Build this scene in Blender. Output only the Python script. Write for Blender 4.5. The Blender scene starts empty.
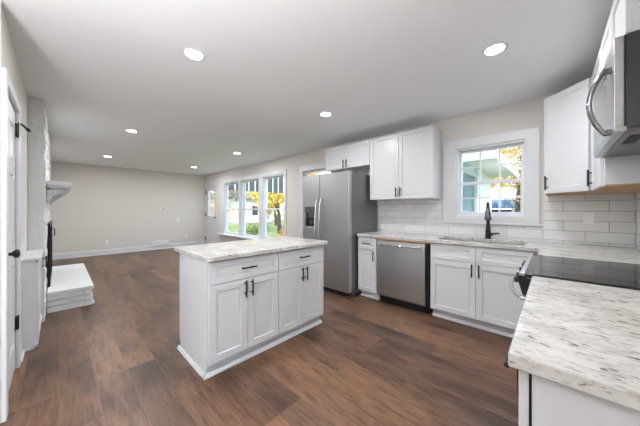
import bpy, bmesh, math, random
from mathutils import Vector, Matrix
random.seed(7)
C = bpy.context.scene.collection
S = bpy.context.scene
PI = math.pi

# ---------------- camera, world, sun, exposure ----------------
cam = bpy.data.cameras.new('camera'); co = bpy.data.objects.new('camera', cam); C.objects.link(co)
co.location = (0, 0, 1.256); co.rotation_euler = (PI/2, 0, -math.radians(46.62))
cam.sensor_width = 36; cam.lens = 246.4/640*36; cam.shift_y = -3/640; cam.clip_start = .05; cam.clip_end = 300
S.camera = co
S.view_settings.view_transform = 'Standard'; S.view_settings.look = 'None'
S.view_settings.gamma = 1; S.view_settings.use_curve_mapping = False
S.view_settings.exposure = 1.02

w = bpy.data.worlds.new('world'); S.world = w; w.use_nodes = True
nt = w.node_tree; bg = nt.nodes['Background']
tc = nt.nodes.new('ShaderNodeTexCoord'); sep = nt.nodes.new('ShaderNodeSeparateXYZ')
rp = nt.nodes.new('ShaderNodeValToRGB')
nt.links.new(tc.outputs['Generated'], sep.inputs[0]); nt.links.new(sep.outputs[2], rp.inputs[0])
rp.color_ramp.elements[0].position = 0.0; rp.color_ramp.elements[0].color = (.90, .95, 1, 1)
rp.color_ramp.elements[1].position = .6; rp.color_ramp.elements[1].color = (.50, .72, 1, 1)
nt.links.new(rp.outputs[0], bg.inputs[0]); bg.inputs[1].default_value = 2.7

sun = bpy.data.lights.new('sun', 'SUN'); sun.energy = 3.6; sun.angle = math.radians(1); sun.color = (1, .95, .86)
so = bpy.data.objects.new('sun', sun); C.objects.link(so); so.location = (0, -10, 20)
so.rotation_euler = Vector((.35, 1, -1.05)).to_track_quat('-Z', 'Y').to_euler()
DOWNLIGHT_W = 7.5
FILL_UPLIGHT_W = 88

# ---------------- materials ----------------
def lin(c):
    return tuple((v/12.92 if v <= .04045 else ((v+.055)/1.055)**2.4) for v in c)
def rgb(r, g, b): return lin((r/255, g/255, b/255)) + (1,)
def mat(name, col, rough=.5, metal=0, spec=.5, coat=0, emit=None, es=0):
    m = bpy.data.materials.new(name); m.use_nodes = True
    p = m.node_tree.nodes['Principled BSDF']
    p.inputs['Base Color'].default_value = col; p.inputs['Roughness'].default_value = rough
    p.inputs['Metallic'].default_value = metal; p.inputs['Specular IOR Level'].default_value = spec
    p.inputs['Coat Weight'].default_value = coat
    if emit: p.inputs['Emission Color'].default_value = emit; p.inputs['Emission Strength'].default_value = es
    return m
def N(m, t): return m.node_tree.nodes.new(t)
def Lk(m, a, b): m.node_tree.links.new(a, b)
def noise(m, scale, detail=3, rough=.5, vec=None):
    n = N(m, 'ShaderNodeTexNoise'); n.inputs['Scale'].default_value = scale; n.inputs['Detail'].default_value = detail; n.inputs['Roughness'].default_value = rough
    if vec: Lk(m, vec, n.inputs['Vector'])
    return n.outputs['Fac']
def ramp(m, fac, stops):
    r = N(m, 'ShaderNodeValToRGB'); e = r.color_ramp.elements
    e[0].position, e[0].color = stops[0]; e[1].position, e[1].color = stops[-1]
    for p_, c_ in stops[1:-1]:
        x = e.new(p_); x.color = c_
    Lk(m, fac, r.inputs[0]); return r.outputs[0]
def mapping(m, scale=(1, 1, 1), rot=(0, 0, 0), loc=(0, 0, 0), src='Object'):
    t = N(m, 'ShaderNodeTexCoord'); mp = N(m, 'ShaderNodeMapping')
    mp.inputs['Scale'].default_value = scale; mp.inputs['Rotation'].default_value = rot; mp.inputs['Location'].default_value = loc
    Lk(m, t.outputs[src], mp.inputs[0]); return mp.outputs[0]
def bump(m, h, strength=.3, dist=.01):
    b = N(m, 'ShaderNodeBump'); b.inputs['Strength'].default_value = strength; b.inputs['Distance'].default_value = dist
    Lk(m, h, b.inputs['Height']); Lk(m, b.outputs[0], m.node_tree.nodes['Principled BSDF'].inputs['Normal'])
def mixc(m, fac, a, b, mode='MIX'):
    x = N(m, 'ShaderNodeMix'); x.data_type = 'RGBA'; x.blend_type = mode
    if isinstance(fac, (int, float)): x.inputs[0].default_value = fac
    else: Lk(m, fac, x.inputs[0])
    for v, i in ((a, 6), (b, 7)):
        if isinstance(v, tuple): x.inputs[i].default_value = v
        else: Lk(m, v, x.inputs[i])
    return x.outputs[2]
def base(m, out): Lk(m, out, m.node_tree.nodes['Principled BSDF'].inputs['Base Color'])

WALL = mat('wall_paint', rgb(221, 216, 210), .85); bump(WALL, noise(WALL, 180, 2, vec=mapping(WALL)), .05, .002)
CEIL = mat('ceiling_paint', rgb(243, 243, 245), .9); bump(CEIL, noise(CEIL, 120, 2, vec=mapping(CEIL)), .05, .002)
TRIM = mat('white_trim_paint', rgb(222, 222, 225), .35)
CAB = mat('white_cabinet_paint', rgb(216, 216, 219), .32)
PVC = mat('white_vinyl', rgb(232, 233, 238), .3)
BLACK = mat('matte_black_metal', rgb(22, 22, 24), .45, .0)
BLKP = mat('black_plastic', rgb(20, 20, 22), .4)
BGLASS = mat('black_glass', rgb(14, 14, 16), .04, 0, .6)
STEEL = mat('brushed_stainless', rgb(192, 193, 195), .34, 1)
g = noise(STEEL, 6, 4, .6, mapping(STEEL, (1, 1, 120))); bump(STEEL, g, .04, .002)
STEELD = mat('grey_fridge_side', rgb(128, 128, 130), .4, .7)
CHROME = mat('polished_chrome', rgb(215, 216, 218), .08, 1)
GREY = mat('gunmetal', rgb(120, 120, 122), .3, .9)
DCHROME = mat('chrome_dark_reflection', rgb(150, 151, 154), .1, 1)  # darker copy of the chrome, dark reflections put into its colour
PINE = mat('raw_pine', rgb(190, 150, 108), .6)
base(PINE, mixc(PINE, noise(PINE, 8, 4, .6, mapping(PINE, (3, 3, 30))), rgb(170, 128, 88), rgb(206, 168, 126)))
PLATE = mat('white_plate_plastic', rgb(238, 238, 236), .3)
BRICK = mat('white_painted_brick', rgb(228, 228, 228), .55)
bump(BRICK, noise(BRICK, 60, 5, .65, mapping(BRICK)), .55, .008)
LEDM = mat('lit_led_diffuser', (1, 1, 1, 1), .5, emit=(1, .99, .97, 1), es=9)
RED = mat('firescreen_bronze', rgb(44, 38, 38), .4, .6)

TILE = mat('white_subway_tile', rgb(222, 222, 222), .14)
def make_tile():
    m = TILE; t = N(m, 'ShaderNodeTexCoord'); s = N(m, 'ShaderNodeSeparateXYZ'); Lk(m, t.outputs['Object'], s.inputs[0])
    ad = N(m, 'ShaderNodeMath'); ad.operation = 'ADD'; Lk(m, s.outputs[0], ad.inputs[0]); Lk(m, s.outputs[1], ad.inputs[1])
    c = N(m, 'ShaderNodeCombineXYZ'); Lk(m, ad.outputs[0], c.inputs[0]); Lk(m, s.outputs[2], c.inputs[1])
    b = N(m, 'ShaderNodeTexBrick'); Lk(m, c.outputs[0], b.inputs['Vector'])
    b.offset = .5; b.inputs['Scale'].default_value = 1; b.inputs['Brick Width'].default_value = .313; b.inputs['Row Height'].default_value = .102
    b.inputs['Mortar Size'].default_value = .0022; b.inputs['Mortar Smooth'].default_value = .1; b.inputs['Bias'].default_value = 0
    b.inputs['Color1'].default_value = rgb(224, 224, 224); b.inputs['Color2'].default_value = rgb(234, 234, 233); b.inputs['Mortar'].default_value = rgb(150, 148, 146)
    base(m, b.outputs['Color'])
    inv = N(m, 'ShaderNodeMath'); inv.operation = 'SUBTRACT'; inv.inputs[0].default_value = 1; Lk(m, b.outputs['Fac'], inv.inputs[1])
    bump(m, inv.outputs[0], .5, .002)
make_tile()

def granite(name, stretch):
    m = mat(name, rgb(225, 222, 217), .12, 0, .5)
    v = mapping(m, stretch)
    cl = ramp(m, noise(m, 7, 5, .6, v), [(.35, rgb(192, 188, 183)), (.6, rgb(218, 216, 212))])
    n1 = noise(m, 40, 4, .6, v)
    f1 = ramp(m, n1, [(.52, (0, 0, 0, 1)), (.66, (1, 1, 1, 1))])
    c2 = mixc(m, f1, cl, rgb(176, 170, 164))
    v2 = mapping(m, stretch, loc=(3.1, 7.7, 1.3))
    f2 = ramp(m, noise(m, 42, 3, .5, v2), [(.635, (0, 0, 0, 1)), (.70, (1, 1, 1, 1))])
    c3 = mixc(m, f2, c2, rgb(108, 98, 92))
    v3 = mapping(m, stretch, loc=(9.1, 2.7, 4.3))
    f3 = ramp(m, noise(m, 75, 4, .7, v3), [(.56, (0, 0, 0, 1)), (.70, (1, 1, 1, 1))])
    base(m, mixc(m, f3, c3, rgb(158, 152, 147)))
    return m
GRAN = granite('white_granite', (1.5, .6, 1.2))
GRANI = granite('white_granite_island', (1.1, 1.3, 1.4))
def raw_edge(m0, name):
    m = m0.copy(); m.name = name
    return m

FLOOR = mat('walnut_plank_floor', rgb(110, 80, 64), .36, 0, .4)
def make_floor():
    m = FLOOR; t = N(m, 'ShaderNodeTexCoord'); s = N(m, 'ShaderNodeSeparateXYZ'); Lk(m, t.outputs['Object'], s.inputs[0])
    c = N(m, 'ShaderNodeCombineXYZ'); Lk(m, s.outputs[1], c.inputs[0]); Lk(m, s.outputs[0], c.inputs[1])
    b = N(m, 'ShaderNodeTexBrick'); Lk(m, c.outputs[0], b.inputs['Vector'])
    b.offset = .37; b.offset_frequency = 3; b.squash = 1
    b.inputs['Scale'].default_value = 1; b.inputs['Brick Width'].default_value = 1.22; b.inputs['Row Height'].default_value = .185
    b.inputs['Mortar Size'].default_value = .0009; b.inputs['Mortar Smooth'].default_value = .2; b.inputs['Bias'].default_value = 0
    b.inputs['Color1'].default_value = (0, 0, 0, 1); b.inputs['Color2'].default_value = (1, 1, 1, 1); b.inputs['Mortar'].default_value = (.5, .5, .5, 1)
    # grain stretched along the plank, shifted per plank
    sh = N(m, 'ShaderNodeVectorMath'); sh.operation = 'MULTIPLY_ADD'
    Lk(m, b.outputs['Color'], sh.inputs[0]); sh.inputs[1].default_value = (9, 13, 5); Lk(m, t.outputs['Object'], sh.inputs[2])
    mp = N(m, 'ShaderNodeMapping'); mp.inputs['Scale'].default_value = (10, 1.4, 1); Lk(m, sh.outputs[0], mp.inputs[0])
    g1 = noise(m, 3.2, 8, .62, mp.outputs[0])
    mp2 = N(m, 'ShaderNodeMapping'); mp2.inputs['Scale'].default_value = (2.6, .9, 1); Lk(m, sh.outputs[0], mp2.inputs[0])
    g2 = noise(m, 1.7, 3, .5, mp2.outputs[0])
    plank = ramp(m, b.outputs['Color'], [(0, rgb(112, 83, 65)), (.3, rgb(136, 102, 77)), (.65, rgb(104, 79, 64)), (1, rgb(150, 112, 83))])
    gr = ramp(m, g1, [(.3, (.38, .36, .35, 1)), (.48, (.82, .81, .80, 1)), (.68, (1.0, 1.0, 1.0, 1))])
    c1 = mixc(m, 1.0, plank, gr, 'MULTIPLY')
    kn = ramp(m, g2, [(.33, (.36, .35, .38, 1)), (.52, (1, 1, 1, 1))])
    c2 = mixc(m, .85, c1, kn, 'MULTIPLY')
    mp3 = N(m, 'ShaderNodeMapping'); mp3.inputs['Scale'].default_value = (26, 1.6, 1); Lk(m, sh.outputs[0], mp3.inputs[0])
    g3 = ramp(m, noise(m, 5, 4, .6, mp3.outputs[0]), [(.35, (.62, .60, .59, 1)), (.6, (1, 1, 1, 1))])
    c2 = mixc(m, .8, c2, g3, 'MULTIPLY')
    base(m, mixc(m, b.outputs['Fac'], c2, rgb(122, 102, 88)))
    rr = N(m, 'ShaderNodeMapRange'); Lk(m, g1, rr.inputs[0]); rr.inputs[3].default_value = .30; rr.inputs[4].default_value = .46
    Lk(m, rr.outputs[0], m.node_tree.nodes['Principled BSDF'].inputs['Roughness'])
    bump(m, g1, .12, .003)
make_floor()

def glass_mat():
    m = bpy.data.materials.new('window_glass'); m.use_nodes = True; t = m.node_tree
    t.nodes.remove(t.nodes['Principled BSDF']); o = t.nodes['Material Output']
    a = N(m, 'ShaderNodeBsdfTransparent'); b = N(m, 'ShaderNodeBsdfGlossy'); b.inputs['Roughness'].default_value = .02
    a.inputs[0].default_value = (.96, .98, .97, 1)
    x = N(m, 'ShaderNodeMixShader'); x.inputs[0].default_value = .05
    Lk(m, a.outputs[0], x.inputs[1]); Lk(m, b.outputs[0], x.inputs[2]); Lk(m, x.outputs[0], o.inputs[0]); return m
GLASS = glass_mat()
SIDB = mat('pale_blue_siding', rgb(138, 163, 176), .6)
SIDW = mat('white_siding', rgb(180, 183, 186), .6)
ROOFB = mat('blue_metal_roof', rgb(58, 88, 122), .4)
DARKG = mat('dark_grey_board', rgb(58, 60, 62), .7)
DKPOST = mat('dark_post_paint', rgb(40, 44, 46), .6)
BARK = mat('tree_bark', rgb(62, 48, 38), .9); bump(BARK, noise(BARK, 12, 5, .7, mapping(BARK, (3, 3, .6))), .8, .03)
def leafmat(name, c1, c2):
    m = mat(name, c1, .6); base(m, mixc(m, ramp(m, noise(m, 1.7, 3, .6, mapping(m)), [(.35, (0, 0, 0, 1)), (.65, (1, 1, 1, 1))]), c1, c2))
    m.node_tree.nodes['Principled BSDF'].inputs['Transmission Weight'].default_value = 0
    return m
LEAFY = leafmat('yellow_autumn_leaf', rgb(186, 152, 58), rgb(206, 184, 92))
LEAFO = leafmat('orange_autumn_leaf', rgb(170, 122, 66), rgb(196, 160, 92))
LEAFG = leafmat('green_leaf', rgb(84, 104, 44), rgb(140, 148, 70))
LAWN = mat('lawn', rgb(140, 160, 90), .9)
base(LAWN, mixc(LAWN, ramp(LAWN, noise(LAWN, 3, 5, .7, mapping(LAWN)), [(.42, (0, 0, 0, 1)), (.58, (1, 1, 1, 1))]), rgb(84, 106, 52), rgb(140, 138, 82)))
ROAD = mat('asphalt', rgb(150, 150, 152), .9)

# ---------------- mesh helpers ----------------
class MB:
    def __init__(s): s.v = []; s.f = []; s.sm = []
    def add(s, vs, fs, smooth=False):
        o = len(s.v); s.v += [tuple(v) for v in vs]
        for f in fs: s.f.append(tuple(i+o for i in f)); s.sm.append(smooth)
        return s
    def box(s, a, b):
        x0, y0, z0 = [min(p, q) for p, q in zip(a, b)]; x1, y1, z1 = [max(p, q) for p, q in zip(a, b)]
        return s.add([(x0,y0,z0),(x1,y0,z0),(x1,y1,z0),(x0,y1,z0),(x0,y0,z1),(x1,y0,z1),(x1,y1,z1),(x0,y1,z1)],
                     [(0,3,2,1),(4,5,6,7),(0,1,5,4),(1,2,6,5),(2,3,7,6),(3,0,4,7)])
    def obox(s, O, U, V, n, w, h, t):           # box from corner O along unit vectors
        O, U, V, n = Vector(O), Vector(U), Vector(V), Vector(n)
        p = [O + U*a + V*b + n*c for c in (0, t) for (a, b) in ((0,0),(w,0),(w,h),(0,h))]
        return s.add(p, [(0,3,2,1),(4,5,6,7),(0,1,5,4),(1,2,6,5),(2,3,7,6),(3,0,4,7)])
    def prism(s, pts, d):                        # polygon swept by vector d
        p = [Vector(q) for q in pts]; d = Vector(d); n = len(p)
        return s.add(p + [q+d for q in p], [tuple(range(n))[::-1], tuple(range(n, 2*n))] + [(i, (i+1) % n, (i+1) % n+n, i+n) for i in range(n)])
    def tube(s, path, r, seg=12, flat=1.0):
        path = [Vector(p) for p in path]; n = len(path)
        rs = r if isinstance(r, (list, tuple)) else [r]*n
        t0 = (path[1]-path[0]).normalized(); up = Vector((0, 0, 1)) if abs(t0.z) < .9 else Vector((1, 0, 0))
        vs = []; nx = t0.cross(up).normalized()
        for i, p in enumerate(path):
            t = (path[min(i+1, n-1)] - path[max(i-1, 0)]).normalized()
            nx = (nx - t*nx.dot(t)).normalized(); ny = t.cross(nx)
            for k in range(seg):
                a = 2*PI*k/seg; vs.append(p + nx*math.cos(a)*rs[i] + ny*math.sin(a)*rs[i]*flat)
        s.add(vs, [(i*seg+k, i*seg+(k+1) % seg, (i+1)*seg+(k+1) % seg, (i+1)*seg+k) for i in range(n-1) for k in range(seg)], True)
        s.add(vs[:seg], [tuple(range(seg))[::-1]]); s.add(vs[-seg:], [tuple(range(seg))]); return s
    def lathe(s, O, axis, prof, seg=24):         # prof: (radius, distance along axis)
        O, axis = Vector(O), Vector(axis).normalized()
        up = Vector((0, 0, 1)) if abs(axis.z) < .9 else Vector((1, 0, 0)); nx = axis.cross(up).normalized(); ny = axis.cross(nx)
        vs = [O + axis*h + (nx*math.cos(2*PI*k/seg) + ny*math.sin(2*PI*k/seg))*r for r, h in prof for k in range(seg)]
        n = len(prof)
        s.add(vs, [(i*seg+k, i*seg+(k+1) % seg, (i+1)*seg+(k+1) % seg, (i+1)*seg+k) for i in range(n-1) for k in range(seg)], True)
        s.add(vs[:seg], [tuple(range(seg))[::-1]]); s.add(vs[-seg:], [tuple(range(seg))]); return s
    def grid(s, us, vs_, keep, fn):              # extruded cells; fn(u, v, n in 0/1) -> point
        us = sorted(set(us)); vs_ = sorted(set(vs_)); K = {}
        for i in range(len(us)-1):
            for j in range(len(vs_)-1):
                if keep((us[i]+us[i+1])/2, (vs_[j]+vs_[j+1])/2): K[(i, j)] = 1
        ids = {}; V = []; F = []
        def I(i, j, n):
            if (i, j, n) not in ids: ids[(i, j, n)] = len(V); V.append(fn(us[i], vs_[j], n))
            return ids[(i, j, n)]
        for (i, j) in K:
            F.append((I(i,j,1), I(i+1,j,1), I(i+1,j+1,1), I(i,j+1,1))); F.append((I(i,j,0), I(i,j+1,0), I(i+1,j+1,0), I(i+1,j,0)))
            if (i-1, j) not in K: F.append((I(i,j,0), I(i,j,1), I(i,j+1,1), I(i,j+1,0)))
            if (i+1, j) not in K: F.append((I(i+1,j,0), I(i+1,j+1,0), I(i+1,j+1,1), I(i+1,j,1)))
            if (i, j-1) not in K: F.append((I(i,j,0), I(i+1,j,0), I(i+1,j,1), I(i,j,1)))
            if (i, j+1) not in K: F.append((I(i,j+1,0), I(i,j+1,1), I(i+1,j+1,1), I(i+1,j+1,0)))
        return s.add(V, F)
    def build(s, name, m, parent=None, bevel=0, origin=None):
        org = Vector((0, 0, 0)); q = parent
        if parent is not None:
            while q is not None: org += q.location; q = q.parent
        loc = Vector((0, 0, 0))
        if parent is None and origin != 'world':
            xs, ys, zs = zip(*s.v); loc = Vector(((min(xs)+max(xs))/2, (min(ys)+max(ys))/2, min(zs))); org = loc
        me = bpy.data.meshes.new(name); me.from_pydata([tuple(Vector(v)-org) for v in s.v], [], s.f); me.update()
        for p_, sm in zip(me.polygons, s.sm): p_.use_smooth = sm
        bm = bmesh.new(); bm.from_mesh(me); bmesh.ops.recalc_face_normals(bm, faces=bm.faces); bm.to_mesh(me); bm.free()
        me.materials.append(m)
        o = bpy.data.objects.new(name, me); C.objects.link(o); o.location = loc
        if parent is not None: o.parent = parent
        if bevel:
            b = o.modifiers.new('bevel', 'BEVEL'); b.width = bevel; b.segments = 2; b.limit_method = 'ANGLE'; b.angle_limit = math.radians(50)
        return o
def thing(name, loc, label=None, cat=None, group=None, kind=None):
    o = bpy.data.objects.new(name, None); o.empty_display_size = .1; C.objects.link(o); o.location = loc
    return tag(o, label, cat, group, kind)
def tag(o, label=None, cat=None, group=None, kind=None):
    if label: o['label'] = label
    if cat: o['category'] = cat
    if group: o['group'] = group
    if kind: o['kind'] = kind
    return o
def struct(o): o['kind'] = 'structure'; return o
def copy_tree(o, parent=None):
    c = o.copy(); C.objects.link(c)
    if parent is not None: c.parent = parent
    for ch in list(o.children): copy_tree(ch, c)
    return c
def xg(x0, x1): return lambda u, v, n: (x0 if n == 0 else x1, u, v)      # plane across x: u = y, v = z
def yg(y0, y1): return lambda u, v, n: (u, y0 if n == 0 else y1, v)
def zg(z0, z1): return lambda u, v, n: (u, v, z0 if n == 0 else z1)
def inr(u, v, r): return r[0] < u < r[1] and r[2] < v < r[3]

W, D, H, L, R = 3.608, 9.17, 2.493, -.237, -.558

# ---------------- the shell ----------------
HX = -4.0   # the hall beyond the left wall's end
struct(MB().box((HX-.15, R-.15, -.12), (W+.15, D+.15, 0)).build('floor', FLOOR, origin='world'))
struct(MB().box((HX-.15, R-.15, H), (W+.15, D+.15, H+.15)).build('ceiling', CEIL, origin='world'))
HOLES = [(.215, .93, 1.165, 2.055), (6.66, 7.60, .50, 2.11), (5.60, 6.52, .50, 2.11), (4.55, 5.44, .50, 2.11), (8.14, 9.04, 0, 2.07), (3.06, 3.91, 0, 2.08)]
us = [R-.15, D+.15]; vs = [0, H]
for h_ in HOLES: us += h_[:2]; vs += h_[2:]
struct(MB().grid(us, vs, lambda u, v: not any(inr(u, v, h_) for h_ in HOLES), xg(W, W+.14)).build('wall_right', WALL, origin='world'))
struct(MB().box((HX-.15, D, 0), (W, D+.14, H)).build('wall_far', WALL, origin='world'))
HN = (-3.4, -.9, 0, 2.1); HB = (1.3, 1.9, 1.3, 2.1)
struct(MB().grid([HX-.15, W, HN[0], HN[1]], [0, H, HN[3]], lambda u, v: not inr(u, v, HN), yg(R-.14, R)).build('wall_near', WALL, origin='world'))
DL = (2.435, 3.09, 0, 2.03)
struct(MB().grid([2.36, D, DL[0], DL[1]], [0, H, DL[3]], lambda u, v: not inr(u, v, DL), xg(L-.12, L)).build('wall_left', WALL, origin='world'))
struct(MB().box((HX, 2.36, 0), (L-.12, 2.48, H)).build('wall_hall', WALL, origin='world'))
struct(MB().grid([R, 2.36, HB[0], HB[1]], [0, H, HB[2], HB[3]], lambda u, v: not inr(u, v, HB), xg(HX-.14, HX)).build('wall_back', WALL, origin='world'))
struct(MB().box((-.50, R, 0), (-.42, .20, H)).build('wall_light_block', WALL, origin='world'))  # added unseen wall, keeps light off the foreground cabinet's end panel
# baseboards with shoe
def baseb(name, a, b, n):
    a, b, n = Vector(a), Vector(b), Vector(n); d = b-a
    prof = [(0, 0), (.028, 0), (.028, .012), (.016, .022), (.016, .125), (.010, .14), (0, .145)]
    struct(MB().prism([a + n*q[0] + Vector((0, 0, q[1])) for q in prof], d).build(name, TRIM, origin='world'))
baseb('baseboard_far', (L, D, 0), (W-.03, D, 0), (0, -1, 0))
baseb('baseboard_right', (W, 4.01, 0), (W, 8.04, 0), (-1, 0, 0))
baseb('baseboard_left', (L, 6.62, 0), (L, D-.03, 0), (1, 0, 0))
baseb('baseboard_door', (L, 3.175, 0), (L, 3.40, 0), (1, 0, 0))

# ---------------- windows ----------------
def double_hung(name, y0, y1, z0, z1, cols, rows, meet, with_frame=True):
    t = thing(name, (W+.02, (y0+y1)/2, z0), kind='structure')
    def frame(nm, x0, x1, a, b, c, d, rail, m=PVC, par=t, lo=None):
        lo = rail if lo is None else lo
        return MB().grid([a, b, a+rail, b-rail], [c, d, c+lo, d-rail], lambda u, v: not inr(u, v, (a+rail, b-rail, c+lo, d-rail)), xg(x0, x1)).build(nm, m, par, .002)
    frame('window_jamb', W-.002, W+.12, y0, y1, z0, z1, .022, TRIM)
    a, b = y0+.022, y1-.022
    up = frame('upper_sash', W+.075, W+.105, a, b, meet-.018, z1-.022, .032)
    lo = frame('lower_sash', W+.042, W+.073, a, b, z0+.022, meet+.02, .034, lo=.045)
    for sash, x, c, d in ((up, W+.088, meet+.014, z1-.054), (lo, W+.056, z0+.067, meet-.014)):
        MB().box((x, a+.03, c-.003), (x+.004, b-.03, d+.003)).build('glass_pane', GLASS, sash)
        if cols > 1:
            g = MB()
            for k in range(1, cols): yy = a+.032 + (b-a-.064)*k/cols; g.box((x-.005, yy-.008, c), (x+.009, yy+.008, d))
            for k in range(1, rows): zz = c + (d-c)*k/rows; g.box((x-.0045, a+.03, zz-.008), (x+.0085, b-.03, zz+.008))
            g.build('muntin_grille', PVC, sash)
    return t
w1 = double_hung('window_1', .215, .93, 1.165, 2.055, 3, 2, 1.60)
MB().grid([.102, 1.087, .215, .93], [1.10, 2.165, 1.165, 2.055], lambda u, v: not inr(u, v, (.215, .93, 1.165, 2.055)), xg(W-.022, W-.0015)).build('window_casing', TRIM, w1, .003)
MB().box((W-.034, .07, 1.082), (W-.0015, 1.11, 1.10)).build('window_sill', TRIM, w1, .003)
w2 = double_hung('window_2', 4.55, 5.44, .50, 2.11, 1, 1, 1.28)
MB().grid([4.47, 7.80, 4.55, 5.44, 5.60, 6.52, 6.66, 7.60], [.42, 2.20, .50, 2.11],
    lambda u, v: not any(inr(u, v, h_) for h_ in HOLES), xg(W-.022, W-.0015)).build('window_casing', TRIM, w2, .003)
MB().box((W-.16, 4.42, .485), (W-.023, 7.85, .515)).build('window_sill', TRIM, w2, .004)
w3 = double_hung('window_3', 5.60, 6.52, .50, 2.11, 1, 1, 1.28)
w4 = double_hung('window_4', 6.66, 7.60, .50, 2.11, 1, 1, 1.28)

# glazed door and window added unseen behind the viewpoint to bring in daylight
t = thing('door_daylight_fill', (-2.3, R-.07, 0), kind='structure')
MB().grid([HN[0], HN[1], HN[0]+.06, -2.33, -2.27, HN[1]-.06], [0, .08, 2.04, 2.1], lambda u, v: not (inr(u, v, (HN[0]+.06, -2.33, .08, 2.04)) or inr(u, v, (-2.27, HN[1]-.06, .08, 2.04))), yg(R-.10, R-.04)).build('door_frame', PVC, t)
MB().box((HN[0]+.06, R-.072, .08), (-2.33, R-.068, 2.04)).build('glass_pane', GLASS, t); MB().box((-2.27, R-.072, .08), (HN[1]-.06, R-.068, 2.04)).build('glass_pane', GLASS, t)
t = thing('window_daylight_fill', (HX-.07, 1.6, 1.3), kind='structure')  # unseen window, added for extra daylight
MB().grid([HB[0], HB[1], HB[0]+.06, HB[1]-.06], [1.3, 1.36, 2.04, 2.1], lambda u, v: not inr(u, v, (HB[0]+.06, HB[1]-.06, 1.36, 2.04)), xg(HX-.10, HX-.04)).build('window_frame', PVC, t)
MB().box((HX-.072, HB[0]+.06, 1.36), (HX-.068, HB[1]-.06, 2.04)).build('glass_pane', GLASS, t)

# ---------------- doors ----------------
def hinge(par, x, y, z, s=1): MB().box((x, y-.02, z-.052), (x+.010*s, y+.016, z+.052)).tube([(x+.011*s, y+.018, z-.055), (x+.011*s, y+.018, z+.055)], .009, 8).build('hinge', BLACK, par)
# door_1 : panelled door in the left wall
d1 = thing('door_1', (L-.02, 2.76, 0), kind='structure')
fr = MB().grid([2.36, 3.17, DL[0], DL[1]], [0, 2.10, DL[3]], lambda u, v: not inr(u, v, DL), xg(L+.0015, L+.022)); fr.build('door_casing', TRIM, d1, .003)
def panel_door(par, x, y0, y1, z0, z1, panels, nrm, t=.035, glass=None, m=TRIM, name='door_leaf'):
    us = [y0, y1]; vs = [z0, z1]
    for p in panels: us += p[:2]; vs += p[2:]
    mb = MB().grid(us, vs, lambda u, v: not any(inr(u, v, p) for p in panels), xg(x-nrm*t, x))
    for p in panels:
        if glass and p in glass: continue
        a, b, c, d = p; i = .03
        mb.box((x-nrm*t*.8, a, c), (x-nrm*.012, b, d))
        mb.add([(x-nrm*.012, a+.012, c+.012), (x-nrm*.012, b-.012, c+.012), (x-nrm*.012, b-.012, d-.012), (x-nrm*.012, a+.012, d-.012),
                (x-nrm*.003, a+i, c+i), (x-nrm*.003, b-i, c+i), (x-nrm*.003, b-i, d-i), (x-nrm*.003, a+i, d-i)],
               [(0,1,5,4),(1,2,6,5),(2,3,7,6),(3,0,4,7),(4,5,6,7)])
    o = mb.build(name, m, par)
    for p in (glass or []): MB().box((x-nrm*.02, p[0], p[2]), (x-nrm*.016, p[1], p[3])).build('glass_pane', GLASS, o)
    return o
pn = [(a, b, c, d) for a, b in ((2.52, 2.725), (2.80, 3.005)) for c, d in ((.22, .84), (1.0, 1.52), (1.62, 1.90))]
leaf = panel_door(d1, L-.002, DL[0]+.003, DL[1]-.003, .01, DL[3]-.004, pn, 1)
for z in (.365, 1.885): hinge(d1, L, 3.078, z)
MB().lathe((L-.002, 2.535, .972), (1, 0, 0), [(.027, 0), (.027, .006), (.011, .009), (.011, .030), (.022, .036), (.028, .048), (.026, .058), (.012, .064)], 20).build('door_knob', BLACK, leaf)
MB().tube([(L+.010, 3.09, 1.945), (L+.03, 3.13, 1.948), (L+.055, 3.22, 1.935)], .008, 8).lathe((L+.052, 3.21, 1.937), (.2, .95, -.1), [(.013, 0), (.013, .04)], 10).build('door_stop', BLACK, d1)

# door_2 : entry door at the far end of the window wall
d2 = thing('door_2', (W+.03, 8.59, 0), kind='structure')
MB().grid([8.04, 9.13, 8.14, 9.04], [0, 2.165, 2.07], lambda u, v: not inr(u, v, (8.14, 9.04, 0, 2.07)), xg(W-.022, W-.0015)).build('door_casing', TRIM, d2, .003)
gl = (8.34, 8.84, 1.05, 1.93)
leaf2 = panel_door(d2, W+.01, 8.145, 9.035, .01, 2.065, [gl, (8.26, 8.54, .2, .85), (8.64, 8.92, .2, .85)], -1, glass=[gl], t=.045)
m_ = MB()
for k in (1, 2): m_.box((W+.012, gl[0]+.5*k/3-.009, gl[2]), (W+.04, gl[0]+.5*k/3+.009, gl[3])); m_.box((W+.013, gl[0], gl[2]+.88*k/3-.009), (W+.039, gl[1], gl[2]+.88*k/3+.009))
m_.build('muntin_grille', TRIM, leaf2)
for z in (.25, 1.1, 1.88): hinge(d2, W-.005, 9.02, z, -1)
MB().lathe((W+.008, 8.22, 1.0), (-1, 0, 0), [(.028, 0), (.028, .006), (.011, .009), (.011, .03), (.027, .045), (.024, .058), (.01, .062)], 16).build('door_knob', BLACK, leaf2)

# door_3 : glazed door behind the refrigerator
d3 = thing('door_3', (W+.03, 3.48, 0), kind='structure')
MB().grid([2.97, 4.00, 3.06, 3.91], [0, 2.19, 2.08], lambda u, v: not inr(u, v, (3.06, 3.91, 0, 2.08)), xg(W-.022, W-.0015)).build('door_casing', TRIM, d3, .003)
gl3 = (3.13, 3.86, .2, 2.03)
panel_door(d3, W+.03, 3.065, 3.905, .01, 2.075, [gl3], -1, glass=[gl3], t=.04)

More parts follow.
